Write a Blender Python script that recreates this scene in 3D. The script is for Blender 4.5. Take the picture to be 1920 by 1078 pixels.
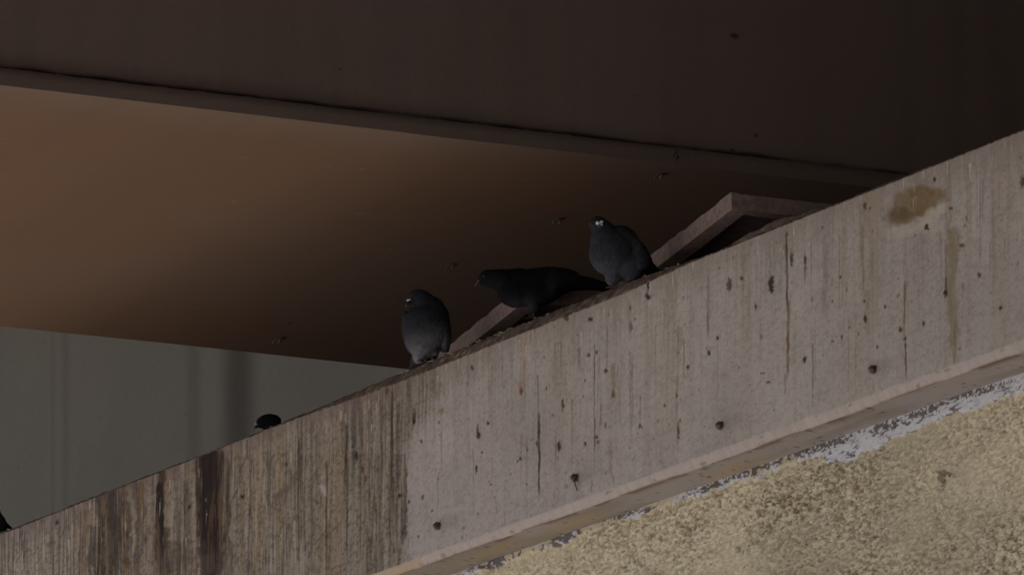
import bpy, bmesh, math, random
import numpy as np
from mathutils import Vector, Matrix

for o in list(bpy.data.objects):
    bpy.data.objects.remove(o, do_unlink=True)
scene = bpy.context.scene
col = scene.collection

# ------------------------------------------------------------------ camera
FPX = 17000.0                      # focal length in photo pixels (1920 wide): a 319 mm lens
PITCH = math.atan(3985.0 / FPX)
CAM = Vector((0, 0, 1.6))
cam_d = bpy.data.cameras.new('camera')
cam_d.sensor_width = 36.0
cam_d.lens = FPX / 1920 * 36
cam_d.clip_end = 2000
cam = bpy.data.objects.new('camera', cam_d)
cam.location = CAM
cam.rotation_euler = (math.pi / 2 + PITCH, 0, 0)
col.objects.link(cam)
scene.camera = cam

# ------------------------------------------------------------------ world, sun, exposure
SUN_EL, SUN_AZ = math.radians(45), math.radians(-75)      # azimuth from +Y towards +X: from the left, shaded off by the wide deck
w = bpy.data.worlds.new('World'); scene.world = w
w.use_nodes = True
nt = w.node_tree; nt.nodes.clear()
sky = nt.nodes.new('ShaderNodeTexSky'); sky.sky_type = 'NISHITA'; sky.sun_disc = False
sky.sun_elevation = SUN_EL; sky.sun_rotation = SUN_AZ
bg = nt.nodes.new('ShaderNodeBackground'); bg.inputs[1].default_value = 0.06
wo = nt.nodes.new('ShaderNodeOutputWorld')
nt.links.new(sky.outputs[0], bg.inputs[0]); nt.links.new(bg.outputs[0], wo.inputs[0])
sd = bpy.data.lights.new('sun', 'SUN'); sd.energy = 3.0; sd.angle = math.radians(0.5); sd.color = (1, .95, .88)
so = bpy.data.objects.new('sun', sd); col.objects.link(so)
sdir = Vector((math.sin(SUN_AZ) * math.cos(SUN_EL), math.cos(SUN_AZ) * math.cos(SUN_EL), math.sin(SUN_EL)))
so.rotation_euler = sdir.to_track_quat('Z', 'Y').to_euler()
scene.view_settings.view_transform = 'Standard'
scene.view_settings.look = 'None'
scene.view_settings.exposure = 1.8
scene.view_settings.gamma = 1

# ------------------------------------------------------------------ geometry of the place
FWD = np.array([0, math.cos(PITCH), math.sin(PITCH)])
UP = np.array([0, -math.sin(PITCH), math.cos(PITCH)])
RT = np.array([1.0, 0, 0])
C0 = np.array(CAM)
def ray(x, y):
    d = (x - 960) * RT + (539 - y) * UP + FPX * FWD
    return d / np.linalg.norm(d)
def on_height(x, y, z):
    d = ray(x, y); return C0 + d * ((z - C0[2]) / d[2])
def proj(P):
    q = P - C0
    f = q @ FWD
    return 960 + FPX * (q @ RT) / f, 539 - FPX * (q @ UP) / f
def hdir(vx):
    d = (vx - 960) * RT + (539 - 4524) * UP + FPX * FWD
    d[2] = 0
    return d / np.linalg.norm(d)
A = hdir(-8900)                   # the concrete beam runs away to the left
B = hdir(37500)                   # the girder runs away to the right
Cc = hdir(-3970)                  # side of the skewed bearing plates
NW = np.array([-A[1], A[0], 0]); NW = NW if NW[1] < 0 else -NW      # out of the beam face
NB = np.array([B[1], -B[0], 0])                                     # out of the girder's near web
d0 = ray(1150, 541)
P0 = C0 + d0 * 22.7
ZT = float(P0[2])                 # top of the beam
ZG = ZT + 0.62                    # underside of the girder
def on_wall(x, y, off=0.0):
    d = ray(x, y); Q = P0 + NW * off
    return C0 + d * (np.dot(Q - C0, NW) / np.dot(d, NW))
def uz(P): return float(np.dot(P - P0, A)), float(P[2])
ZB2 = float(on_wall(1920, 655)[2])        # bottom of the bevel
ZB1 = float(on_wall(1920, 636)[2])        # top of the bevel
ZF = ZT - 0.022                           # top of the flat face
SOFF = None
# recess of the stucco wall below the beam: where the line of the soffit's inner edge is seen
_d = ray(1920, 699); _t = (ZB2 - C0[2]) / _d[2]; _p = C0 + _d * _t
RECESS = float(-np.dot(_p - P0, NW))
print('ZT', ZT, 'face', ZT - ZB2, 'recess', RECESS)

# ------------------------------------------------------------------ helpers
def tag(o, label=None, cat=None, group=None, kind=None):
    if label: o['label'] = label
    if cat: o['category'] = cat
    if group: o['group'] = group
    if kind: o['kind'] = kind
    return o
def empty(name, loc, label, cat, group=None):
    o = bpy.data.objects.new(name, None); col.objects.link(o)
    o.location = Vector([float(v) for v in loc]); o.empty_display_size = .1
    return tag(o, label, cat, group)
def link(name, me, mat, parent=None, smooth=False):
    o = bpy.data.objects.new(name, me); col.objects.link(o)
    if mat is not None:
        me.materials.clear(); me.materials.append(mat)
    if smooth:
        me.polygons.foreach_set('use_smooth', [True] * len(me.polygons))
    if parent is not None:
        o.parent = parent
        o.matrix_parent_inverse = Matrix.Translation(parent.location).inverted()
    return o
def grid_mesh(name, P, colors=None):
    """P: (n,m,3) array -> quad grid mesh with a colour attribute"""
    n, m = P.shape[:2]
    me = bpy.data.meshes.new(name)
    idx = np.arange(n * m).reshape(n, m)
    q = np.stack([idx[:-1, :-1], idx[1:, :-1], idx[1:, 1:], idx[:-1, 1:]], -1).reshape(-1, 4)
    me.vertices.add(n * m); me.vertices.foreach_set('co', P.reshape(-1).astype(np.float32))
    me.loops.add(q.size); me.loops.foreach_set('vertex_index', q.reshape(-1).astype(np.int32))
    me.polygons.add(len(q))
    me.polygons.foreach_set('loop_start', (np.arange(len(q)) * 4).astype(np.int32))
    me.update(calc_edges=True)
    if colors is not None:
        at = me.color_attributes.new('paint', 'FLOAT_COLOR', 'POINT')
        c4 = np.ones((n * m, 4), np.float32); c4[:, :3] = np.clip(colors.reshape(-1, 3), 0, 1)
        at.data.foreach_set('color', c4.reshape(-1))
    me.polygons.foreach_set('use_smooth', [True] * len(me.polygons))
    return me
def prism(bm, ring, lo, hi):
    """ring: list of xy points, lo/hi heights (scalar)"""
    a = [bm.verts.new((float(p[0]), float(p[1]), lo)) for p in ring]
    b = [bm.verts.new((float(p[0]), float(p[1]), hi)) for p in ring]
    n = len(ring)
    bm.faces.new(a[::-1]); bm.faces.new(b)
    for i in range(n):
        bm.faces.new((a[i], a[(i + 1) % n], b[(i + 1) % n], b[i]))
def obox(bm, O, e1, e2, l1, l2, z0, z1):
    """box from corner O along unit e1 (l1) and e2 (l2)"""
    r = [O, O + e1 * l1, O + e1 * l1 + e2 * l2, O + e2 * l2]
    prism(bm, r, z0, z1)
def done(bm, name, bevel=0.0):
    if bevel:
        bmesh.ops.bevel(bm, geom=bm.edges[:], offset=bevel, segments=2, affect='EDGES')
    bmesh.ops.recalc_face_normals(bm, faces=bm.faces[:])
    me = bpy.data.meshes.new(name); bm.to_mesh(me); bm.free(); return me
def tube(bm, pts, radii, seg=8):
    rings = []
    n = len(pts)
    for i, p in enumerate(pts):
        p = Vector(p)
        t = (Vector(pts[min(i + 1, n - 1)]) - Vector(pts[max(i - 1, 0)])).normalized()
        s = t.orthogonal().normalized() if i == 0 else (prev - t * prev.dot(t)).normalized()
        prev = s
        u = t.cross(s)
        rings.append([bm.verts.new(p + (s * math.cos(k * 2 * math.pi / seg) + u * math.sin(k * 2 * math.pi / seg)) * radii[i]) for k in range(seg)])
    for a, b in zip(rings[:-1], rings[1:]):
        for k in range(seg):
            bm.faces.new((a[k], a[(k + 1) % seg], b[(k + 1) % seg], b[k]))
    bm.faces.new(rings[0][::-1]); bm.faces.new(rings[-1])

# value noise
_rs = np.random.RandomState(7)
_tab = _rs.rand(512, 512).astype(np.float32)
def vn(x, y, seed=0):
    x = np.asarray(x, float) + seed * 17.31; y = np.asarray(y, float) + seed * 9.77
    xi = np.floor(x).astype(int); yi = np.floor(y).astype(int)
    fx = x - xi; fy = y - yi
    fx = fx * fx * (3 - 2 * fx); fy = fy * fy * (3 - 2 * fy)
    g = lambda i, j: _tab[(i + seed * 37) % 512, (j + seed * 91) % 512]
    return (g(xi, yi) * (1 - fx) + g(xi + 1, yi) * fx) * (1 - fy) + (g(xi, yi + 1) * (1 - fx) + g(xi + 1, yi + 1) * fx) * fy
def fbm(x, y, seed=0, octv=4, gain=.5):
    s = 0; a = 1; t = 0
    for k in range(octv):
        s = s + a * vn(x * 2 ** k, y * 2 ** k, seed + k * 3); t += a; a *= gain
    return s / t
def sstep(a, b, x):
    t = np.clip((x - a) / (b - a), 0, 1); return t * t * (3 - 2 * t)
def mixc(c, tgt, m):
    return c + (np.array(tgt) - c) * np.clip(m, 0, 1)[..., None]

# ------------------------------------------------------------------ materials
def new_mat(name):
    m = bpy.data.materials.new(name); m.use_nodes = True
    n = m.node_tree.nodes; n.clear()
    out = n.new('ShaderNodeOutputMaterial'); b = n.new('ShaderNodeBsdfPrincipled')
    m.node_tree.links.new(b.outputs[0], out.inputs[0])
    return m, m.node_tree, b
def attr_mat(name, rough=.9, bump=.2, scale=400, spec=.3, var=.12, stretch=(1, 1, 1)):
    m, t, b = new_mat(name)
    L = t.links; n = t.nodes
    at = n.new('ShaderNodeAttribute'); at.attribute_name = 'paint'
    tc = n.new('ShaderNodeTexCoord'); mp = n.new('ShaderNodeMapping'); mp.inputs['Scale'].default_value = stretch
    L.new(tc.outputs['Object'], mp.inputs[0])
    no = n.new('ShaderNodeTexNoise'); no.inputs['Scale'].default_value = scale; no.inputs['Detail'].default_value = 4
    L.new(mp.outputs[0], no.inputs['Vector'])
    mr = n.new('ShaderNodeMapRange'); mr.inputs['To Min'].default_value = 1 - var; mr.inputs['To Max'].default_value = 1 + var
    mr.inputs['From Min'].default_value = .3; mr.inputs['From Max'].default_value = .7
    L.new(no.outputs['Fac'], mr.inputs['Value'])
    vm = n.new('ShaderNodeVectorMath'); vm.operation = 'SCALE'
    L.new(at.outputs['Color'], vm.inputs[0]); L.new(mr.outputs[0], vm.inputs['Scale'])
    L.new(vm.outputs[0], b.inputs['Base Color'])
    b.inputs['Roughness'].default_value = rough
    b.inputs['Specular IOR Level'].default_value = spec
    if bump:
        bp = n.new('ShaderNodeBump'); bp.inputs['Strength'].default_value = bump; bp.inputs['Distance'].default_value = .002
        L.new(no.outputs['Fac'], bp.inputs['Height']); L.new(bp.outputs[0], b.inputs['Normal'])
    return m
def noise_mat(name, c1, c2, scale=5, rough=.8, bump=.1, stretch=(1, 1, 1), spec=.08, metallic=0, dist=.004, detail=6):
    m, t, b = new_mat(name)
    L = t.links; n = t.nodes
    tc = n.new('ShaderNodeTexCoord'); mp = n.new('ShaderNodeMapping'); mp.inputs['Scale'].default_value = stretch
    L.new(tc.outputs['Object'], mp.inputs[0])
    no = n.new('ShaderNodeTexNoise'); no.inputs['Scale'].default_value = scale; no.inputs['Detail'].default_value = detail
    L.new(mp.outputs[0], no.inputs['Vector'])
    cr = n.new('ShaderNodeValToRGB')
    cr.color_ramp.elements[0].position = .35; cr.color_ramp.elements[0].color = (*c1, 1)
    cr.color_ramp.elements[1].position = .65; cr.color_ramp.elements[1].color = (*c2, 1)
    L.new(no.outputs['Fac'], cr.inputs[0]); L.new(cr.outputs[0], b.inputs['Base Color'])
    b.inputs['Roughness'].default_value = rough; b.inputs['Specular IOR Level'].default_value = spec
    b.inputs['Metallic'].default_value = metallic
    if bump:
        bp = n.new('ShaderNodeBump'); bp.inputs['Strength'].default_value = bump; bp.inputs['Distance'].default_value = dist
        L.new(no.outputs['Fac'], bp.inputs['Height']); L.new(bp.outputs[0], b.inputs['Normal'])
    return m
M_CONC = attr_mat('stained_concrete', rough=.95, bump=.35, scale=260, var=.10, spec=.04)
M_STUC = attr_mat('rough_stucco', rough=.95, bump=.4, scale=300, var=.14, spec=.06)
M_STEEL = attr_mat('brown_painted_steel', rough=.85, bump=.06, scale=120, var=.05, spec=.08)
M_BACK = attr_mat('grey_concrete', rough=.95, bump=.1, scale=60, var=.04, spec=.05)
M_BIRD = attr_mat('feathers', rough=.9, bump=.35, scale=160, var=.22, spec=.0, stretch=(1, 1, .45))
M_PLATE = noise_mat('chipped_pinkish_paint', (.13, .095, .088), (.20, .15, .138), 60, .85, .4)
M_DARK = noise_mat('dark_steel', (.05, .035, .03), (.09, .065, .055), 20, .85, .3)  # dark mottled brown for the bearing blocks
M_IRON = noise_mat('rusty_iron', (.05, .04, .035), (.16, .12, .10), 180, .55, .5, metallic=.3)
M_CLIP = noise_mat('worn_clip_steel', (.04, .03, .026), (.20, .155, .135), 260, .5, .3, metallic=.2)
M_GROUND = noise_mat('dusty_ground', (.31, .285, .26), (.38, .355, .33), .6, .95, .2)
M_TOP = noise_mat('dirty_cap_top', (.06, .045, .038), (.12, .095, .08), 30, .95, .5)
M_PLAIN = noise_mat('plain_concrete', (.22, .20, .18), (.30, .28, .26), 4, .92, .2)

# ------------------------------------------------------------------ ground
bm = bmesh.new()
bmesh.ops.create_grid(bm, x_segments=2, y_segments=2, size=400)
g = link('ground', done(bm, 'ground'), M_GROUND); tag(g, kind='structure')

# ------------------------------------------------------------------ concrete beam + stucco wall (one wall thing)
u0, _ = uz(on_wall(2080, 250)); u1, _ = uz(on_wall(-180, 1000))
base = P0 + A * ((u0 + u1) / 2); base = np.array([base[0], base[1], 0])
wall = empty('wall', base, 'stained pinkish grey concrete beam over rough yellow stucco, pigeons standing on it', 'wall')

NU = 1900
U = np.linspace(u0, u1, NU)
# profile rows: (outward offset, z, zone) zone 0 top, 1 chamfer, 2 face, 3 bevel, 4 soffit
prof = []
for t in np.linspace(1, 0, 8): prof.append((-0.03 - .25 * t ** 1.5, ZT, 0))
for t in np.linspace(0, 1, 9)[1:]: prof.append((-0.03 * (1 - t) ** 1.0, ZT - .022 * t ** 1.3, 1))
for z in np.linspace(ZF, ZB1, 170)[1:]: prof.append((0, z, 2))
for t in np.linspace(0, 1, 10)[1:]: prof.append((-.012 * t ** 1.5, ZB1 + (ZB2 - ZB1) * t, 3))
for t in np.linspace(0, 1, 40)[1:]: prof.append((-.012 - (RECESS + .02 - .012) * t, ZB2, 4))
OFF = np.array([p[0] for p in prof]); ZZ = np.array([p[1] for p in prof]); ZN = np.array([p[2] for p in prof])
UU, OO = np.meshgrid(U, OFF, indexing='ij'); _, Z2 = np.meshgrid(U, ZZ, indexing='ij'); _, ZO = np.meshgrid(U, ZN, indexing='ij')
def wpos(u, off, z):
    return P0[None, None] * [1, 1, 0] + A * u[..., None] + NW * off[..., None] + np.array([0, 0, 1.]) * z[..., None]
P = wpos(UU, OO, Z2)
PX, PY = proj(P)
topdist = Z2.max() - Z2
# height wobble of the top edge
edge_raise = np.interp(PX[:, 12], [-200, 0, 300, 420, 600, 700, 1000, 1230, 1330, 1700, 1920, 2100],
                       [4, 6, 3, 2, 6, 10, 11, 9, 2, 3, 0, 0]) / 745.0
edge_raise = edge_raise + (fbm(U * 3, U * 0, 3) - .5) * .006 + (fbm(U * 22, U * 0, 5) - .5) * .007 + (fbm(U * 90, U * 0, 6) - .5) * .003
wtop = np.where(ZO == 0, 1.0, np.where(ZO == 1, np.clip((Z2 - ZF) / .022, 0, 1), 0))
Z3 = Z2 + edge_raise[:, None] * wtop
thin = np.interp(PX[:, 12], [-200, 560, 720, 1180, 1300, 2100], [.65, .55, 0, 0, .5, .55])[:, None]
Z3 = Z3 + np.where(ZO == 1, (ZT - Z2) * thin, np.where(ZO >= 2, .022 * thin * np.clip(1 - (ZF - Z2) / .1, 0, 1) * (ZO == 2), 0))
TT = np.repeat(np.arange(len(prof))[None, :], NU, 0) * .35
chip = (fbm(UU * 80, TT, 11, 4, .6) - .5)
OFFD = OO + np.where(ZO == 1, chip * .008, 0) + np.where(ZO == 0, 0, 0)
Z3 = Z3 + np.where(ZO <= 1, (fbm(UU * 70, TT * 1.3, 13, 4, .65) - .5) * .006 * np.where(ZO == 1, 1, .6), 0)
face = ZO == 2
# gentle relief of the face, vertical board marks, pits
OFFD = OFFD + np.where(face, (fbm(UU * 8, Z2 * 4, 21) - .5) * .004 + (fbm(UU * 60, Z2 * 14, 22) - .5) * .0016 + (vn(UU * 320, Z2 * 320, 23) - .5) * .0012, 0)
OFFD = OFFD + np.where(ZO == 3, (vn(UU * 60, Z2 * 12, 25) - .5) * .0012 + (fbm(UU * 9, Z2, 26) - .5) * .0015, 0)
Z3 = Z3 + np.where((ZO == 4), (fbm(UU * 10, OO * 20, 28) - .5) * .004, 0)

# ---- colours (albedo) of the beam: base, dirt, run-off streaks, spots, painted bolt shadows
def blob(cx, cy, rx, ry, ang=0.0, rag=.35, soft=.35, seed=0, X=None, Y=None):
    X = PX if X is None else X; Y = PY if Y is None else Y
    dx = X - cx; dy = Y - cy
    c, s = math.cos(ang), math.sin(ang)
    a = (dx * c + dy * s) / rx; b = (-dx * s + dy * c) / ry
    r = np.sqrt(a * a + b * b)
    sc = max(2.5, min(rx, ry) * .7)
    m = np.zeros_like(r)
    k = r < 2.2
    r2 = r[k] + (fbm(X[k] / sc, Y[k] / sc, seed + 40, 3) - .5) * 2 * rag
    m[k] = 1 - sstep(1 - soft, 1 + soft, r2)
    return m
def streak(cx, y0, y1, wid, seed=0, drift=0.0, fade=.25, rag=.5, taper=True):
    k = (np.abs(PX - cx) < wid * 5 + abs(drift) + 10) & (PY > y0 - 10) & (PY < y1 + 12)
    m = np.zeros_like(PX)
    X = PX[k]; Y = PY[k]
    t = (Y - y0) / (y1 - y0)
    cxl = cx + drift * t + (fbm(Y / 25, Y * 0 + cx, seed + 60, 3) - .5) * wid * 1.6
    ww = wid * (.6 + .9 * fbm(Y / 14, Y * 0 + cx * 1.3, seed + 61, 3)) * (np.where(taper, 1.1 - .4 * t, 1))
    e = 1 - sstep(.55, 1.25, np.abs(X - cxl) / ww)
    e = e * sstep(0, .05, t) * (1 - sstep(1 - fade, 1.0, t))
    e = e * (1 - rag * sstep(.45, .7, fbm(X / 3, Y / 22, seed + 62, 3)))
    m[k] = e
    return m
left = 1 - sstep(735, 790, PX + (fbm(PY / 40, PY * 0, 31) - .5) * 50 - np.clip((830 - PY) * .55, -10, 60))   # uncleaned part
leftlow = (PX < 762 + (fbm(PY / 18, PY * 0, 33) - .5) * 12 + (PY > 1000) * (1000 - PY) * .25) & (PY > 850)
left = np.maximum(left * .8, leftlow * 1.0)
COL = np.zeros(P.shape) + np.array([.350, .312, .300])
COL = COL * (1 + .34 * (fbm(UU * 3.2, Z2 * 5, 34, 5) - .5)[..., None])
COL = mixc(COL, [.225, .188, .155], left * .9)
warp = (fbm(UU * 6, Z2 * 5, 40) - .5) * .03
st1 = .6 * fbm((UU + warp) * 34, Z2 * 2.2, 41, 4, .7) + .4 * fbm(UU * 7, Z2 * 2.5, 43, 4)
st2 = fbm((UU + warp * .3) * 120, Z2 * 5, 44, 3, .6)
st3 = fbm(UU * 18, Z2 * .8, 48, 3)
topw = np.clip(1 - (ZT - Z2) / .35, 0, 1)
amt = (.16 + .85 * left + .30 * topw)
COL = COL * (1 - (amt * .5 * sstep(.48, .72, st1))[..., None])
COL = COL * (1 - (amt * .40 * sstep(.5, .78, st2))[..., None])
COL = mixc(COL, [.25, .195, .13], (.18 + .35 * left + .22 * topw) * sstep(.55, .75, st3))
COL = mixc(COL, [.46, .42, .38], (.12 + .22 * left) * sstep(.60, .80, fbm(UU * 100, Z2 * 6, 51, 3, .6)))
# mottling and fine grit
gr = fbm(UU * 75, Z2 * 130, 53, 3, .75)
COL = COL * (1 - ((.16 + .22 * left) * sstep(.45, .7, gr))[..., None])
gr2 = vn(UU * 210, Z2 * 330, 55)
COL = COL * (1 - (.30 * sstep(.84, .96, gr2) * (.5 + fbm(UU * 3, Z2 * 5, 56)))[..., None])
# purple grime band near the top edge at the left, dark patches
COL = mixc(COL, [.14, .105, .098], left * sstep(.07, .0, (ZT - Z2) - .05 * (fbm(UU * 25, Z2 * 0, 58) - .3)) * .75)
COL = mixc(COL, [.20, .165, .14], (1 - left) * sstep(.10, .0, (ZT - Z2) - .1 * (fbm(UU * 30, Z2 * 0, 59) - .35)) * .55)
DK = [.034, .024, .022]
for cx, y0, y1, wd, op, sd_ in [(394, 840, 1110, 21, .95, 1), (398, 843, 1110, 19, .8, 31), (388, 846, 980, 20, .6, 32), (222, 905, 1110, 16, .5, 33), (372, 850, 990, 7, .8, 12), (300, 880, 1110, 8, .95, 2), (306, 985, 1100, 15, .7, 3), (205, 920, 1110, 22, .62, 4), (183, 985, 1100, 14, .7, 5),
                          (262, 905, 1110, 10, .55, 6), (415, 845, 1110, 5, .6, 7), (330, 1010, 1110, 30, .4, 8), (155, 960, 1090, 8, .45, 9), (77, 930, 990, 3, .6, 10), (425, 860, 1110, 8, .5, 14),
                          (240, 940, 1110, 8, .6, 15), (350, 900, 1110, 6, .45, 16), (505, 800, 1000, 4, .35, 17), (585, 790, 1078, 3, .35, 18), (650, 790, 1078, 2.2, .7, 19), (612, 860, 1100, 2, .6, 20),
                          (537, 900, 1100, 2.2, .5, 21), (560, 820, 1100, 2, .5, 22), (676, 780, 1100, 2, .5, 23), (692, 760, 1000, 3, .4, 24), (715, 745, 900, 3, .5, 25), (472, 850, 1100, 2, .4, 26), (735, 730, 850, 3, .45, 27)]:
    COL = mixc(COL, DK, np.clip(streak(cx, y0, y1, wd, sd_, rag=.25) * 1.15, 0, 1) * op)
COL = mixc(COL, [.23, .14, .06], (PX < 450) * sstep(.62, .78, fbm(UU * 50, Z2 * 25, 57)) * .35 * (PX > 130))
sn = .55 * fbm((UU + warp * .5) * 62, Z2 * 3.5, 82, 3, .6) + .45 * fbm(UU * 85, Z2 * 60, 83, 3, .65)
DF = np.zeros_like(PX)
for cx, wd, y0, amp in [(394, 26, 836, 1.45), (300, 12, 895, 1.05), (306, 20, 1000, .62), (205, 30, 925, .62), (250, 14, 940, .50), (345, 26, 880, .42), (330, 60, 1010, .55), (170, 40, 1000, .62), (60, 40, 990, .30), (430, 22, 850, .46), (540, 40, 800, .33), (690, 50, 720, .52), (640, 30, 760, .38), (585, 20, 790, .36), (740, 20, 820, .40), (500, 16, 800, .34)]:
    dd = np.exp(-((PX + (fbm(PY / 50, PY * 0 + cx, 84) - .5) * 14 - cx) / wd) ** 2) * sstep(y0 - 25, y0 + 25, PY) * amp
    DF = np.maximum(DF, dd)
gm = sstep(.55, .95, DF + (sn - .5) * 1.5)
COL = mixc(COL, [.085, .062, .055], gm * .75)
COL = mixc(COL, [.022, .016, .015], sstep(.72, 1.0, DF * (1 - .25 * sstep(960, 1078, PY)) + (sn - .5) * 1.1) * .9)
COL = mixc(COL, [.40, .35, .29], left * np.clip(1.2 - DF, .05, 1) * sstep(.60, .72, fbm((UU + warp * .5) * 95, Z2 * 7, 85, 3, .6)) * .35)
COL = mixc(COL, [.20, .12, .055], (PX < 480) * (PX > 130) * sstep(.58, .72, fbm(UU * 55, Z2 * 8, 86)) * .30)
COL = mixc(COL, [.09, .07, .065], blob(190, 1030, 60, 34, -.6, 1.0, .6, 3) * gm * .8)
COL = mixc(COL, [.09, .065, .06], blob(385, 1060, 75, 30, 0, 1.0, .5, 5) * sstep(.4, .6, sn) * .6)
COL = mixc(COL, [.13, .10, .085], blob(545, 905, 60, 9, -.95, .6, .6, 6) * .6)
COL = mixc(COL, [.11, .08, .07], blob(525, 925, 15, 6, -.6, .5, .6, 7) * .6)
COL = mixc(COL, [.15, .10, .095], blob(690, 765, 60, 28, -.5, .8, .6, 8) * sstep(.4, .6, sn) * .5)
COL = mixc(COL, [.50, .48, .50], blob(606, 918, 4, 12, -.4, .4, .5, 9) * .5)
COL = mixc(COL, [.12, .105, .08], blob(1010, 830, 60, 50, 0, .5, .8, 10) * .12)
# crack at the left
crack = [(464, 832), (462, 862), (452, 880), (447, 910), (441, 925), (430, 950), (428, 985), (415, 1060)]
for (xa, ya), (xb, yb) in zip(crack[:-1], crack[1:]):
    k = (PY >= ya) & (PY < yb)
    cx = xa + (xb - xa) * (PY - ya) / (yb - ya) + (vn(PY / 5, PY * 0, 64) - .5) * 4
    COL = mixc(COL, [.07, .05, .045], np.where(k, (1 - sstep(.6, 1.6, np.abs(PX - cx))) * .8, 0))
# clean area streaks
OL = [.17, .13, .075]; BR = [.085, .055, .035]; BK = [.03, .026, .024]
for cx, y0, y1, wd, c, op, dr, s in [
    (1474, 438, 600, 2.2, BR, .95, 2, 1), (1478, 560, 722, 3.2, [.13, .085, .04], .9, -2, 2), (1472, 700, 745, 2, OL, .6, 0, 3),
    (1779, 290, 480, 4, OL, .45, 2, 4), (1783, 420, 700, 11, [.19, .155, .10], .8, 8, 5), (1774, 520, 560, 2.5, BR, .8, 0, 6), (1790, 600, 690, 2.5, OL, .6, 0, 7),
    (1640, 350, 640, 12, [.25, .21, .15], .6, 0, 8), (1616, 420, 560, 3, OL, .55, 3, 9), (1625, 540, 640, 5, OL, .4, 0, 33),
    (1010, 770, 948, 2.4, [.05, .042, .025], .95, 1, 10), (1008, 700, 800, 1.4, BK, .55, 2, 11), (1697, 525, 640, 2.0, [.15, .10, .05], .85, -3, 12), (1697, 640, 712, 1.8, BR, .85, 3, 13),
    (1524, 640, 770, 1.2, BR, .7, 0, 14), (816, 676, 742, 2.5, OL, .75, -3, 15), (1328, 520, 640, 2, OL, .4, 0, 34),
    (985, 610, 735, 7, [.33, .21, .12], .35, -5, 16), (978, 715, 742, 5, [.22, .10, .05], .45, 0, 17), (920, 640, 760, 4, OL, .28, 0, 18),
    (1150, 680, 760, 4, [.20, .15, .08], .6, 0, 19), (1145, 820, 905, 3.5, OL, .45, 2, 20), (1115, 640, 900, 1.2, BK, .6, 0, 21), (1200, 740, 800, 1.6, BR, .5, 0, 22),
    (1275, 610, 700, 5, [.24, .20, .13], .6, -4, 23), (1270, 700, 860, 3, OL, .35, 0, 24), (1510, 480, 540, 2, BR, .6, 0, 25), (1550, 460, 560, 4, [.17, .15, .14], .5, -2, 26), (1545, 540, 600, 7, [.19, .17, .16], .5, 0, 35),
    (1087, 650, 700, 2, BR, .5, 0, 27), (860, 670, 730, 3, OL, .4, 0, 28), (1395, 480, 560, 3, [.2, .17, .13], .45, 0, 29), (1180, 560, 640, 4, [.22, .18, .12], .5, 0, 30), (1245, 560, 680, 2, [.2, .17, .13], .5, 0, 31),
    (1865, 400, 560, 3, [.22, .19, .17], .4, 0, 32), (1845, 300, 400, 3, [.2, .17, .14], .4, 0, 36), (1110, 900, 925, 2, OL, .6, 0, 37), (1150, 890, 915, 2, OL, .6, 0, 38)]:
    COL = mixc(COL, c, streak(cx, y0, y1, wd, s + 100, dr, rag=.35) * op)
# the round brown stain
sm = np.maximum(blob(1715, 385, 50, 24, -.30, .35, .25, 71), blob(1690, 405, 24, 17, -.2, .4, .3, 72))
COL = mixc(COL, [.165, .115, .06], sm * (.55 + .6 * fbm(PX / 9, PY / 9, 87, 3)))
COL = mixc(COL, [.10, .068, .035], blob(1685, 408, 26, 12, -.3, .5, .6, 73) * .6)
COL = mixc(COL, [.44, .40, .33], blob(1745, 400, 38, 14, -.75, .6, .5, 74) * (1 - sm) * .5)
COL = mixc(COL, [.40, .37, .30], blob(1715, 430, 50, 10, -.1, .9, .5, 75) * (1 - sm) * .4)
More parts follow.
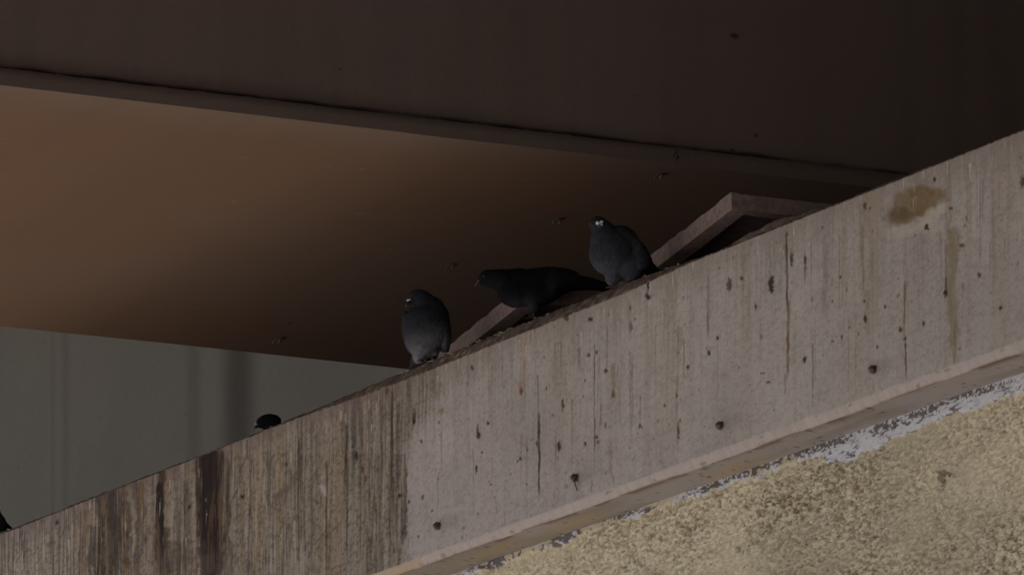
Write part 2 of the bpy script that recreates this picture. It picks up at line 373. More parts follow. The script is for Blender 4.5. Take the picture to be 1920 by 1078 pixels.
# dark flecks and droppings (photo's own marks)
for cx, cy, rx, ry, c in [(1445, 532, 5, 17, BK), (1215, 538, 2.5, 10, BK), (1213, 556, 4, 3.5, BK), (1217, 560, 4, 4, BK), (776, 780, 3.5, 15, BR), (775, 790, 2.5, 8, BK), (896, 808, 3, 13, BR), (898, 815, 2.5, 6, BK),
    (1055, 757, 2.5, 10, BR), (1048, 836, 3, 9, BK), (1272, 808, 2.5, 13, BR), (893, 878, 2.2, 7, BK), (1107, 599, 4, 4, BK), (1062, 595, 4, 6, BR), (1032, 596, 2.5, 7, BK), (1183, 612, 3, 9, [.15, .12, .11]),
    (1368, 535, 5, 10, BR), (1391, 523, 3, 3, BR), (1484, 487, 3, 11, [.04, .05, .05]), (1510, 490, 2.5, 11, BR), (1529, 400, 3, 5, BK), (1622, 393, 3, 6, BR), (1737, 426, 5, 5, BK), (1783, 390, 3.5, 3, BR), (1773, 550, 4, 6, BK),
    (1803, 460, 4, 4, [.08, .07, .03]), (1836, 515, 4, 4, BR), (1876, 578, 3.5, 3.5, BK), (1732, 607, 3, 4, BK), (1622, 597, 3.5, 7, BK), (1620, 565, 3, 2.5, BR), (1697, 635, 3, 4, BK), (1688, 618, 3, 4, BR), (1575, 520, 2.2, 3, BK), (1417, 575, 2, 5, BK),
    (1508, 674, 3.5, 6, BK), (1330, 662, 3, 5, BK), (1346, 633, 3, 4, BK), (1918, 342, 6, 9, BR), (1752, 343, 2.5, 4, BK), (735, 830, 2.5, 4, BK), (668, 855, 3, 9, BK), (1122, 828, 3, 3.5, [.2, .09, .03]), (1120, 820, 2.5, 3, BR), (1098, 832, 2, 4, BR),
    (977, 735, 3, 6, [.14, .06, .035]), (915, 793, 2.5, 3, BK), (790, 826, 2.2, 3, BK), (976, 860, 2.5, 2.5, BK), (970, 864, 2, 2, BR), (904, 848, 2, 2.5, BR), (989, 843, 2, 3, BR), (1006, 832, 2, 4, BR), (1200, 798, 2.5, 4, BR), (749, 928, 3, 3.5, BK),
    (735, 930, 2.2, 3, BR), (766, 940, 2, 3, BR), (792, 932, 3, 4, [.12, .10, .09]), (703, 955, 2, 3, BR), (784, 1005, 2, 3, BR), (828, 770, 5, 5, [.24, .16, .09]), (455, 931, 3.5, 3.5, BK), (538, 871, 2, 4, BK), (735, 833, 2.5, 8, BR),
    (679, 880, 2.5, 7, BR), (685, 895, 2.5, 6, BR), (707, 880, 2, 5, BR), (884, 688, 2.5, 3, BR), (1104, 665, 3, 4, BR), (1119, 660, 2.5, 3, BR), (1136, 695, 3, 4, BR), (1150, 740, 3, 7, [.13, .10, .05]), (1247, 760, 2, 3, BR), (1269, 741, 2.2, 4, BR),
    (725, 733, 3, 8, BR), (107, 985, 3, 4, BK), (77, 972, 2.5, 7, BK), (240, 978, 5, 6, [.12, .07, .03]), (238, 1052, 6, 9, [.10, .06, .03]), (356, 950, 3, 5, BK), (1290, 688, 3, 4, BR), (1560, 565, 2.5, 2, BR), (1660, 575, 2.5, 3, BR), (1430, 700, 4, 2, BR), (1440, 716, 4, 2, BR), (1560, 640, 3, 2, BR), (1578, 632, 2, 4, BR)]:
    COL = mixc(COL, c, blob(cx, cy, rx * 1.0, ry * 1.05, 0, .75, .35, int(cx)) * .95)
rr = random.Random(5)
for i in range(260):       # scattered smaller flecks
    fx = rr.uniform(0, 1920); ty = 990 - .392 * fx; fy = ty + rr.uniform(.03, .97) ** 1.0 * 400
    s = rr.choice([1.1, 1.3, 1.6, 2.2]); e = rr.choice([1, 1.3, 2.5])
    COL = mixc(COL, rr.choice([BK, BR, BR, [.16, .11, .07]]), blob(fx, fy, s, s * e, 0, .3, .4, i) * rr.uniform(.45, .85))
for i in range(150):       # white run marks hanging from the top edge
    fx = rr.uniform(0, 1920); ty = 990 - .392 * fx; y0 = ty + rr.uniform(8, 60 if fx > 700 else 170)
    COL = mixc(COL, [.50, .46, .41], streak(fx, y0, y0 + rr.uniform(6, 38), rr.uniform(.5, 1.2), i + 200, rr.uniform(-1, 1), .5, .7) * rr.uniform(.2, .65))
for i in range(190):       # thin dark run marks
    fx = rr.uniform(0, 1920) if i % 3 else rr.uniform(0, 780); ty = 990 - .392 * fx; y0 = ty + rr.uniform(5, 250)
    COL = mixc(COL, rr.choice([BR, [.14, .11, .09], OL]), streak(fx, y0, y0 + rr.uniform(30, 180), rr.uniform(.7, 1.8), i + 400, rr.uniform(-2, 2), .4, .5) * rr.uniform(.2, .55))
# soft shadows up and right of the bolts, painted into the face colour
for bx, by in [(823, 986), (1081, 896), (1353, 798), (1640, 693)]:
    COL = mixc(COL, [.17, .15, .14], blob(bx + 18, by - 8, 26, 12, -.4, .4, .8, bx) * .35)
# chamfer and top
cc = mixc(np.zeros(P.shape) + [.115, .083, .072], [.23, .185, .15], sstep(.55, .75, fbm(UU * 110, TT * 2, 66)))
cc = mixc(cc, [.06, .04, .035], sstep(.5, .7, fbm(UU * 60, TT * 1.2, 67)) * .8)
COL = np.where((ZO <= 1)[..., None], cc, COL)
# bevel
bv = np.zeros(P.shape) + [.36, .315, .30]
bv = bv * (1 + .25 * (fbm(UU * 70, Z2 * 15, 68) - .5)[..., None])
bv = mixc(bv, [.16, .10, .06], sstep(.70, .78, fbm(UU * 22, Z2 * 90, 69)) * .5)
bv = mixc(bv, [.36, .27, .19], (PX < 790) * .7)
bv = mixc(bv, [.17, .10, .06], (ZO == 3) * sstep(.004, 0, Z2 - ZB2) * sstep(.4, .6, fbm(UU * 8, Z2 * 0, 70)) * .9)
COL = np.where((ZO == 3)[..., None], bv, COL)
sf = np.zeros(P.shape) + [.265, .232, .205]
sf = mixc(sf, [.33, .30, .29], sstep(.45, .65, fbm(UU * 1.6, OO * 9, 76)))
sf = mixc(sf, [.36, .26, .13], (blob(1375, 878, 60, 12, -.34, .5, .6, 77) + blob(1075, 980, 60, 12, -.34, .5, .6, 78) + blob(930, 1030, 60, 8, -.34, .5, .6, 79)) * .42)
sf = mixc(sf, [.09, .07, .06], sstep(.72, .8, fbm(UU * 50, OO * 50, 80)) * .8)
sf = mixc(sf, [.15, .09, .055], sstep(.03, 0, OO * -1 - .012) * sstep(.45, .6, fbm(UU * 10, OO * 10, 81)) * .8)
COL = np.where((ZO == 4)[..., None], sf, COL)
PP = wpos(UU, OFFD, Z3)
Pl = PP - base
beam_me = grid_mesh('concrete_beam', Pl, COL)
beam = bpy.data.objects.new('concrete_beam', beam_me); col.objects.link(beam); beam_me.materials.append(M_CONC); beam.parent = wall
# the body of the beam behind the dense face, its top and its continuation both ways
def WP(u, off, z): return P0 * [1, 1, 0] + A * u + NW * off + np.array([0, 0, z])
bm = bmesh.new()
obox(bm, WP(u0, -.27, 0), A, -NW, u1 - u0, 2.4, ZB2 + .006, ZT - .004)
obox(bm, WP(u0 - 14, -.012, 0), A, -NW, 14 - .0, 2.66, ZB2 + .006, ZT - .004)
obox(bm, WP(u1, -.012, 0), A, -NW, 25, 2.66, ZB2 + .006, ZT - .004)
link('beam_top', done(bm, 'beam_top'), M_TOP, wall)
bm = bmesh.new()
obox(bm, WP(u0 - 14, -RECESS - .03, 0), A, -NW, u1 - u0 + 39, 2.0, 0, ZB2 + .003)
link('wall_core', done(bm, 'wall_core'), M_PLAIN, wall)

# stucco face, visible part in dense relief
us0, _ = uz(on_wall(2080, 700, -RECESS)); us1, _ = uz(on_wall(640, 1078, -RECESS))
NU2, NZ2 = 1250, 330
US = np.linspace(us0, us1, NU2); ZS = np.linspace(ZB2, ZB2 - .62, NZ2)
SU, SZ = np.meshgrid(US, ZS, indexing='ij')
SP = wpos(SU, np.zeros_like(SU) - RECESS, SZ)
SX, SY = proj(SP)
edge = 1072 - .3535 * (SX - 863)          # the line where stucco meets the soffit
below = SY - edge
h1 = fbm(SU * 88, SZ * 150, 91, 3, .6)
h2 = fbm(SU * 190, SZ * 300, 95, 2, .6)
ridg = 1 - np.abs(2 * fbm(SU * 40 + 3, SZ * 70, 97, 3, .55) - 1) * 3
coarse = np.clip(.42 + 1.0 * (fbm(SU * 2.4, SZ * 5, 99, 3) - .5) * 2 + np.clip((below - 150) / 500, -.1, .5), .15, 1.3)
bw = np.interp(SX, [600, 860, 1000, 1150, 1290, 1320, 1500, 1545, 1555, 1640, 1675, 1690, 1920, 2100], [4, 7, 11, 9, 10, 14, 14, 16, 32, 38, 32, 26, 28, 30]) * 1.25 + 2 + (fbm(SX / 24, SX * 0 + 4, 101, 3) - .5) * 20 + (fbm(SX / 6, SY / 6, 102, 3) - .5) * 9
white = 1 - sstep(-2.5, 2.5, below - bw)
rel = (sstep(.3, .75, h1) * .0060 + (h2 - .5) * .0045 + np.clip(ridg, -1, 1) * .0022) * coarse
pits = sstep(.83, .9, vn(SU * 75, SZ * 120, 103)) * .008 * coarse
rel = rel * (1 - .8 * white) - pits * (1 - white) + white * (.007 + (fbm(SU * 60, SZ * 100, 104) - .5) * .003)
SP = wpos(SU, rel - RECESS, SZ)
SC = np.zeros(SP.shape) + [.48, .42, .31]
SC = SC * (1 + .30 * (fbm(SU * 3, SZ * 6, 105) - .5)[..., None])
SC = mixc(SC, [.62, .56, .43], sstep(.52, .75, h1) * .6)
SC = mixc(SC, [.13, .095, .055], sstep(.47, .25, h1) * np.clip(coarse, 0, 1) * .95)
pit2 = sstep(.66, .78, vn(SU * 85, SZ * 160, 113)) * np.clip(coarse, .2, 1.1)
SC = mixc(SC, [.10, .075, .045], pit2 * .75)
SC = mixc(SC, [.66, .60, .48], sstep(.74, .84, vn(SU * 85 + .45, SZ * 160 - .45, 114)) * coarse * .6)
SC = mixc(SC, [.20, .145, .085], sstep(.5, .72, fbm(SU * 30, SZ * 55, 106)) * coarse * .5)
SC = mixc(SC, [.24, .20, .15], sstep(.52, .75, fbm(SU * 1.6, SZ * 3.5, 107)) * .35)
def sblob(*a, **k): return blob(*a, X=SX, Y=SY, **k)
for cx, cy, rx, ry, an in [(1775, 887, 16, 4, .2), (1770, 905, 4, 14, .3), (1765, 893, 6, 8, 0), (1790, 1028, 5, 8, .3), (1782, 1045, 3, 7, 0), (1636, 1040, 2.5, 6, 0), (1776, 820, 3, 4, 0), (1222, 1003, 3, 4, 0), (1240, 1013, 3, 3, 0), (1198, 1052, 2.5, 3, 0), (1388, 1030, 6, 8, 0)]:
    SC = mixc(SC, [.05, .04, .032], sblob(cx, cy, rx, ry, an, seed=int(cx), rag=1.2) * .6)
for i in range(170):
    fx = rr.uniform(870, 1920); fy = 1072 - .3535 * (fx - 863) + rr.uniform(20, 420); s = rr.uniform(.9, 2.2)
    SC = mixc(SC, [.05, .04, .03], sblob(fx, fy, s, s, 0, seed=i) * rr.uniform(.5, .9))
wc = np.zeros(SP.shape) + [.47, .47, .52]
wc = wc * (1 + .25 * (fbm(SU * 40, SZ * 60, 108) - .5)[..., None])
wc = mixc(wc, [.46, .40, .27], (fbm(SU * 14, SZ * 30, 109) > .52) * (SX < 1500) * .8)
flake = sstep(.53, .60, fbm(SX / 11, (SY + .35 * SX) / 5, 110, 4, .7)) * sstep(.62, .30, np.abs(below - .75 * bw) / (bw + 2) + .5 * (fbm(SX / 9, SY / 6, 115) - .3)) * sstep(.44, .56, fbm(SX / 70, SX * 0, 111, 3))
wc = mixc(wc, [.10, .085, .09], flake * .9)
for cx, cy, rx, ry in [(1052, 1014, 34, 11), (930, 1058, 30, 9), (1165, 968, 22, 5), (1500, 850, 28, 7), (1730, 775, 38, 6), (1700, 748, 22, 8), (1330, 915, 30, 5), (1420, 880, 35, 6), (1560, 832, 40, 6), (1665, 800, 25, 7), (1800, 742, 50, 5), (1860, 730, 30, 4)]:
    white = np.maximum(white, sblob(cx, cy, rx * .8, ry * .8, -.34, seed=int(cx)))
    wc = mixc(wc, [.075, .062, .065], sblob(cx, cy, rx, ry, -.34, rag=2.2, soft=.15, seed=int(cx) + 3) * .85)
SC = SC + (wc - SC) * white[..., None]
sm_ = grid_mesh('stucco_face', SP - base, SC)
so_ = bpy.data.objects.new('stucco_face', sm_); col.objects.link(so_); sm_.materials.append(M_STUC); so_.parent = wall
# bolts sticking out of the beam face
for i, (bx, by) in enumerate([(823, 986), (1081, 896), (1353, 798), (1640, 693)]):
    c = on_wall(bx, by)
    bm = bmesh.new()
    n = Vector(NW)
    tube(bm, [Vector(c) + n * k for k in (-.01, .002, .003, .009, .013, .017)], [.011, .011, .0075, .0075, .007, .004], 10)
    tube(bm, [Vector(c) + n * k for k in (.003, .006, .010, .012)], [.008, .0105, .0105, .007], 6)
    if i == 1:
        q = Vector(c) + n * .012
        tube(bm, [q, q + Vector((.006, -.004, -.015)), q + Vector((.012, 0, -.034))], [.002, .002, .0012], 5)
    link('bolt', done(bm, 'bolt'), M_IRON, wall, True)

# ------------------------------------------------------------------ girder
N0 = on_height(0, 160, ZG); N1 = on_height(1620, 350, ZG)
BN = (N1 - N0); BN[2] = 0; BN /= np.linalg.norm(BN)
F0 = on_height(0, 613, ZG); F1 = on_height(740, 688, ZG)
NBn = np.array([BN[1], -BN[0], 0])
WID = float(-np.dot((F0 + F1) / 2 - N0, NBn))
FT = 33 / 17000 * np.linalg.norm(N0 - C0)
print('girder width', WID, 'flange', FT, 'B', BN)
gbase = N0.copy(); gbase[2] = 0
girder = empty('bridge_girder', gbase, 'brown painted steel box girder crossing above the concrete beam, in deep shade at its right end', 'bridge girder')  # the right end darkens by rendered shade alone
def GP(s, off, z): return N0 * [1, 1, 0] + BN * s + NBn * off + np.array([0, 0, z])
s0 = -1.0; s1 = 7.0
# underside: dense sheet with wear
S_, O_ = np.meshgrid(np.linspace(s0, s1, 700), np.linspace(0, -WID, 260), indexing='ij')
def gpos(s, off, z): return N0[None, None] * [1, 1, 0] + BN * s[..., None] + NBn * off[..., None] + np.array([0, 0, 1.]) * z[..., None]
GZ = ZG + (fbm(S_ * 1.2, O_ * 1.2, 120) - .5) * .006
UPOS = gpos(S_, O_, GZ)
UX, UY = proj(UPOS)
UC = np.zeros(UPOS.shape) + [.165, .100, .066]
UC = mixc(UC, [.165, .115, .088], sstep(.35, .7, fbm(S_ * .9, O_ * .9, 121)) * .6)
UC = mixc(UC, [.18, .14, .115], sstep(.35, 0, -O_ + .1 * fbm(S_ * 4, O_ * 2, 122)) * .5)
UC = UC * (1 + .10 * (fbm(S_ * 9, O_ * .8, 123) - .5)[..., None])
for i in range(45):
    fx = rr.uniform(0, 1200); fy = rr.uniform(160, 680)
    UC = mixc(UC, [.32, .26, .22], blob(fx, fy, rr.uniform(1, 9), 1.0, rr.uniform(-.15, .15), X=UX, Y=UY, seed=i) * rr.uniform(.08, .28))
me = grid_mesh('underside', UPOS - gbase, UC)
o = bpy.data.objects.new('underside', me); col.objects.link(o); me.materials.append(M_STEEL); o.parent = girder
# flange edge (a wavy lip) along the near side
LS = np.linspace(s0, s1, 1400)
prf = [(-.10, FT + .003), (0.0, FT), (0.001, FT * .5), (0, 0.0)]
fs, fi = np.meshgrid(LS, np.arange(4), indexing='ij')
fo = np.array([p[0] for p in prf])[fi]; fz = np.array([p[1] for p in prf])[fi]
fz = fz + np.where(fi <= 1, (fbm(fs * 9, fs * 0, 125) - .5) * .0035 + (vn(fs * 60, fs * 0, 126) > .8) * .0015, 0)
FC = np.zeros(fs.shape + (3,)) + [.155, .118, .102]
FC = FC * (1 + .2 * (fbm(fs * 5, fz * 20, 127) - .5)[..., None])
me = grid_mesh('flange_edge', gpos(fs, fo, ZG + fz) - gbase, FC)
o = bpy.data.objects.new('flange_edge', me); col.objects.link(o); me.materials.append(M_STEEL); o.parent = girder
# web: slightly set back, streaked by run-off
WH = 2.2
s_, z_ = np.meshgrid(np.linspace(s0, s1, 900), FT - .02 + (WH - FT + .02) * np.linspace(0, 1, 300) ** 2, indexing='ij')
wo_ = -.055 + (fbm(s_ * 1.0, z_ * 1.0, 130) - .5) * .008
WPOS = gpos(s_, wo_, ZG + z_)
WX, WY = proj(WPOS)
WC = np.zeros(WPOS.shape) + [.20, .152, .136]
stv = fbm(s_ * 14, z_ * .7, 131, 4)
WC = mixc(WC, [.155, .122, .11], sstep(.45, .7, stv) * .35)
WC = mixc(WC, [.02, .015, .013], sstep(.030, .016, z_ - FT + (fbm(s_ * 12, z_ * 0, 134) - .5) * .012) * .95)  # shadow seam above the flange lip, painted dark into the web colour
WC = mixc(WC, [.195, .155, .14], sstep(.55, .75, fbm(s_ * 4, z_ * 1.5, 133)) * .5)
for cx, cy, rx, ry in [(1376, 68, 8, 5), (1419, 254, 2, 4), (1375, 281, 2.5, 3), (1190, 180, 2, 2), (640, 130, 2, 2)]:
    WC = mixc(WC, [.03, .025, .022], blob(cx, cy, rx, ry, .2, X=WX, Y=WY, seed=int(cx)) * .9)
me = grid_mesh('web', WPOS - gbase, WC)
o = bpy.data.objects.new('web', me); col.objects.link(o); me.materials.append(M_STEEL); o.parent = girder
# body of the box, both ends of it beyond the picture, and the far web
bm = bmesh.new()
obox(bm, GP(s0, -.075, 0), BN, -NBn, s1 - s0, WID - .08, ZG + .012, ZG + WH)
obox(bm, GP(-40, 0, 0), BN, -NBn, 40 + s0, WID, ZG, ZG + WH)
obox(bm, GP(s1, 0, 0), BN, -NBn, 25, WID, ZG, ZG + WH)
link('box', done(bm, 'box'), noise_mat('brown_steel', (.19, .14, .115), (.24, .18, .15), 3, .8, .05), girder)
# added girder, nearer and unseen above the picture, put in to shade the web
shade_girder = empty('bridge_girder', GP(0, 3.2, 0) * [1, 1, 0], 'unseen brown box girder nearer the viewer, added above the picture to shade the web', 'bridge girder')
bm = bmesh.new()
obox(bm, GP(-9, 5.4, 0), BN, -NBn, 40, 2.6, ZG - .14, ZG + WH)
obox(bm, GP(-9, 5.46, 0), BN, -NBn, 40, 2.72, ZG - .18, ZG - .143)
link('box', done(bm, 'box'), noise_mat('shade_girder_steel', (.19, .14, .115), (.24, .18, .15), 3, .8, .05), shade_girder)
# bent clips under the girder
for cx, cy, sc, fl in [(525, 632, 1, 1), (850, 493, 1, 1), (1050, 408, 1, 1), (1240, 325, .9, 1), (1272, 297, .8, 0)]:
    c = on_height(cx, cy, ZG) if fl else on_height(cx, cy, ZG + .01)
    if not fl: c = GP(float(np.dot(c - N0, BN)), .004, ZG + .02)
    k = .00150 * sc
    bm = bmesh.new()
    V = lambda dx, dy, dd: Vector(c) + (Vector(RT) * dx + Vector((0, 0, 1)) * dy + Vector((0, 1, 0)) * dd) * k
    if fl:
        tube(bm, [V(13, 6, 8), V(2, 1, 0), V(-9, -5, 0), V(-13, -9, 0), V(-13, -15, 0)], [.0036, .0040, .0036, .003, .002], 6)
        tube(bm, [V(9, 3, 8), V(0, -3, 2), V(-2, -12, 0)], [.006, .0055, .003], 6)
    else:
        tube(bm, [V(6, 14, 8), V(0, 6, 0), V(-6, -2, 0), V(0, -8, 0), V(6, -6, 0), V(7, 1, 4)], [.0024] * 6, 6)
    link('clip', done(bm, 'clip'), M_CLIP, girder, True)
c = on_height(548, 604, ZG); bm = bmesh.new()
tube(bm, [Vector(c) + Vector((-.012, 0, -.006)), Vector(c) + Vector((0, 0, 0)), Vector(c) + Vector((.014, 0, .004))], [.0012, .002, .001], 5)
link('paint_flake', done(bm, 'paint_flake'), M_CLIP, girder)
# skewed bearing plates on their low blocks, on top of the beam
for k, (cx, cy, lc, lb, lab) in enumerate([(1372, 393, 1.1, .75, 'chipped pinkish bearing plate with its whole near corner showing, right of all the pigeons'),
                                      (990, 560, 1.0, .7, 'chipped pinkish bearing plate half hidden by the walking black pigeon')]):
    zb = ZT + .10
    c = on_height(cx, cy, zb)
    root = empty('bearing', [c[0], c[1], ZT], lab, 'bearing plate', 'bearing plates on the beam')
    bm = bmesh.new()
    th = 33 / 17000 * np.linalg.norm(c - C0)
    o_ = c * [1, 1, 0]; rw = .045
    obox(bm, o_, Cc, B, lc, rw, zb, zb + th)
    obox(bm, o_ + B * rw, Cc, B, rw, lb - 2 * rw, zb + .002, zb + th - .002)
    obox(bm, o_ + B * (lb - rw), Cc, B, lc, rw, zb, zb + th)
    obox(bm, o_ + B * rw + Cc * (lc - rw), Cc, B, rw, lb - 2 * rw, zb + .002, zb + th - .002)
    obox(bm, o_ + B * rw + Cc * rw, Cc, B, lc - 2 * rw, lb - 2 * rw, zb + th - .010, zb + th - .004)
    bmesh.ops.subdivide_edges(bm, edges=bm.edges[:], cuts=24, use_grid_fill=True)
    for v in bm.verts:
        if v.co.z > zb + th * .9:
            v.co.z += (float(fbm(v.co.x * 40, v.co.y * 40, 140)) - .5) * .010
    link('plate', done(bm, 'plate'), M_PLATE, root)
    bm = bmesh.new()
    q = c * [1, 1, 0] + Cc * .25 + B * .2
    obox(bm, q, Cc, B, lc - .5, lb - .3, ZT - .01, zb + th - .012)
    link('block', done(bm, 'block'), M_DARK, root)

# deck slab on top of the girder, unseen, widened to shade beam and web
bm = bmesh.new()
prism(bm, [(-6, -45), (40, -45), (40, 60), (-6, 60)], ZG + WH + .003, ZG + WH + .4)
dk = link('unseen_widened_deck', done(bm, 'unseen_widened_deck'), M_PLAIN)
tag(dk, 'unseen concrete road deck carried on top of the brown girder, widened to shade the place', 'bridge deck')

# ------------------------------------------------------------------ grey wall behind
zt = ZG + 1.4
bk_off = -3.0
Wb, _ = uz(on_wall(-400, 1000, bk_off)); We, _ = uz(on_wall(1500, 400, bk_off))
bs, bz = np.meshgrid(np.linspace(We, Wb, 500), np.linspace(ZT - .6, ZG + 2.19, 300), indexing='ij')
BP = wpos(bs, np.zeros_like(bs) + bk_off, bz)
BX, BY = proj(BP)
BC = np.zeros(BP.shape) + [.150, .142, .128]
BC = BC * (1 + .14 * (fbm(bs * 2, bz * 2, 150) - .5)[..., None])
BC = mixc(BC, [.165, .148, .135], sstep(.5, .7, fbm(bs * 2.0, bz * 1.2, 151)) * .6)
def band(cx, w, soft): return 1 - sstep(w - soft, w + soft, np.abs(BX + (fbm(BY / 90, BY * 0, 152) - .5) * 4 - cx))
BC = mixc(BC, [.055, .050, .045], band(446, 26, 22) * .8)
BC = mixc(BC, [.09, .078, .07], band(362, 12, 10) * .45)
BC = mixc(BC, [.10, .088, .08], band(122, 6, 6) * .4)
BC = mixc(BC, [.11, .095, .085], band(98, 3, 3) * .4)
for i in range(60):
    BC = mixc(BC, [.10, .09, .08], blob(rr.uniform(0, 740), rr.uniform(615, 980), rr.uniform(1, 3), rr.uniform(1, 3.5), 0, X=BX, Y=BY, seed=i) * rr.uniform(.2, .6))
bwall = empty('concrete_wall', [BP[250, 0, 0], BP[250, 0, 1], 0], 'plain grey concrete wall with dark vertical stains behind the lower left beam', 'concrete wall')
me = grid_mesh('wall_face', BP - np.array(bwall.location), BC)
o = bpy.data.objects.new('wall_face', me); col.objects.link(o); me.materials.append(M_BACK); o.parent = bwall
bm = bmesh.new()
obox(bm, WP(We - 12, bk_off - .01, 0), A, -NW, Wb - We + 30, .5, 0, ZG + WH - .01)
link('wall_core', done(bm, 'back_core'), M_PLAIN, bwall)

# ------------------------------------------------------------------ straw and grit on the beam's top
bm = bmesh.new()
for i in range(900):
    fx = rr.choice([rr.uniform(-100, 2000), rr.gauss(1380, 70), rr.gauss(930, 60), rr.gauss(1060, 60)])
    off = -rr.uniform(.0, .16)
    u_, _z = uz(on_wall(fx, 990 - .392 * fx))
    er = float(np.interp(u_, U, edge_raise))
    q = Vector(WP(u_, off - .012, ZT + er + .001 - (.012 if off > -.03 else 0) * 0.6))
    a = rr.uniform(0, math.pi); l = rr.uniform(.006, .026)
    dv = Vector((math.cos(a), math.sin(a), rr.uniform(-.15, .45))) * l
    r = rr.uniform(.0006, .0016)
    tube(bm, [q - dv * .5, q + Vector((0, 0, l * .1)), q + dv * .5], [r, r, r * .6], 4)
o = link('straw', done(bm, 'straw'), noise_mat('straw', (.14, .11, .08), (.36, .31, .25), 50, .9, 0))
tag(o, 'scattered straw, grit and feather scraps along the top of the beam', 'straw', kind='stuff')
# dirt heap in the gap under the bearing plates
bm = bmesh.new()
for cx, cy, lx, hh in [(1400, 425, .36, .055), (1060, 560, .30, .03), (900, 625, .25, .02)]:
    u_, _z = uz(on_wall(cx, 990 - .392 * cx))
    n = 40
    vs = {}
    for i in range(n + 1):
        for j in range(14 + 1):
            s = i / n * 2 - 1; t = j / 14 * 2 - 1
            r2 = s * s + t * t
            h = max(0, 1 - r2) ** .8 * hh * (.55 + .9 * float(fbm(i * .3, j * .45, 160 + int(cx))))
            vs[i, j] = bm.verts.new(tuple(WP(u_ + s * lx, -.14 + t * .12, ZT + h - .002)))
    for i in range(n):
        for j in range(14):
            bm.faces.new((vs[i, j], vs[i + 1, j], vs[i + 1, j + 1], vs[i, j + 1]))
o = link('dirt', done(bm, 'dirt'), noise_mat('dirt', (.10, .075, .065), (.26, .20, .17), 70, .95, .8), None, True)
tag(o, 'pinkish dirt heaped on the beam top under the bearing plates', 'dirt', kind='stuff')

# ------------------------------------------------------------------ pigeons
PXM = .00134       # metres per photo pixel at the beam
def chain(bm, pts, radii, flat=(1, 1, 1), step=.5):
    """overlapping ellipsoids along a polyline; pts in px units (right, up, away)"""
    out = []
    for i in range(len(pts) - 1):
        a = np.array(pts[i], float); b = np.array(pts[i + 1], float)
        ra = np.array(radii[i], float) * np.ones(3); rb = np.array(radii[i + 1], float) * np.ones(3)
        n = max(2, int(np.linalg.norm(b - a) / (min(ra.min(), rb.min()) * step)) + 1)
        for k in range(n + (1 if i == len(pts) - 2 else 0)):
            t = k / n; out.append((a + (b - a) * t, ra + (rb - ra) * t))
    for c, r in out:
        m = Matrix.Translation((c[0], c[2], c[1])) @ Matrix.Diagonal((r[0], r[2], r[1], 1))
        bmesh.ops.create_icosphere(bm, subdivisions=3, radius=1, matrix=m)
def ell(bm, c, r, ang=0.0, yaw=0.0, roll=0.0):
    """one ellipsoid: centre and radii in px (right, up, away); ang tilts in the picture plane, yaw about the vertical"""
    m = Matrix.Translation((c[0], c[2], c[1])) @ Matrix.Rotation(math.radians(yaw), 4, 'Z') @ Matrix.Rotation(-math.radians(ang), 4, 'Y') @ Matrix.Rotation(math.radians(roll), 4, 'X') @ Matrix.Diagonal((r[0], r[2], r[1], 1))
    bmesh.ops.create_icosphere(bm, subdivisions=4, radius=1, matrix=m)
def skin(bm, name, vox=1.6, it=4):
    me = bpy.data.meshes.new(name); bm.to_mesh(me); bm.free()
    t = bpy.data.objects.new('t', me); col.objects.link(t)
    r = t.modifiers.new('r', 'REMESH'); r.mode = 'VOXEL'; r.voxel_size = vox
    s = t.modifiers.new('s', 'SMOOTH'); s.factor = .6; s.iterations = it
    dg = bpy.context.evaluated_depsgraph_get()
    me2 = bpy.data.meshes.new_from_object(t.evaluated_get(dg))
    bpy.data.objects.remove(t, do_unlink=True)
    me2.name = name
    return me2
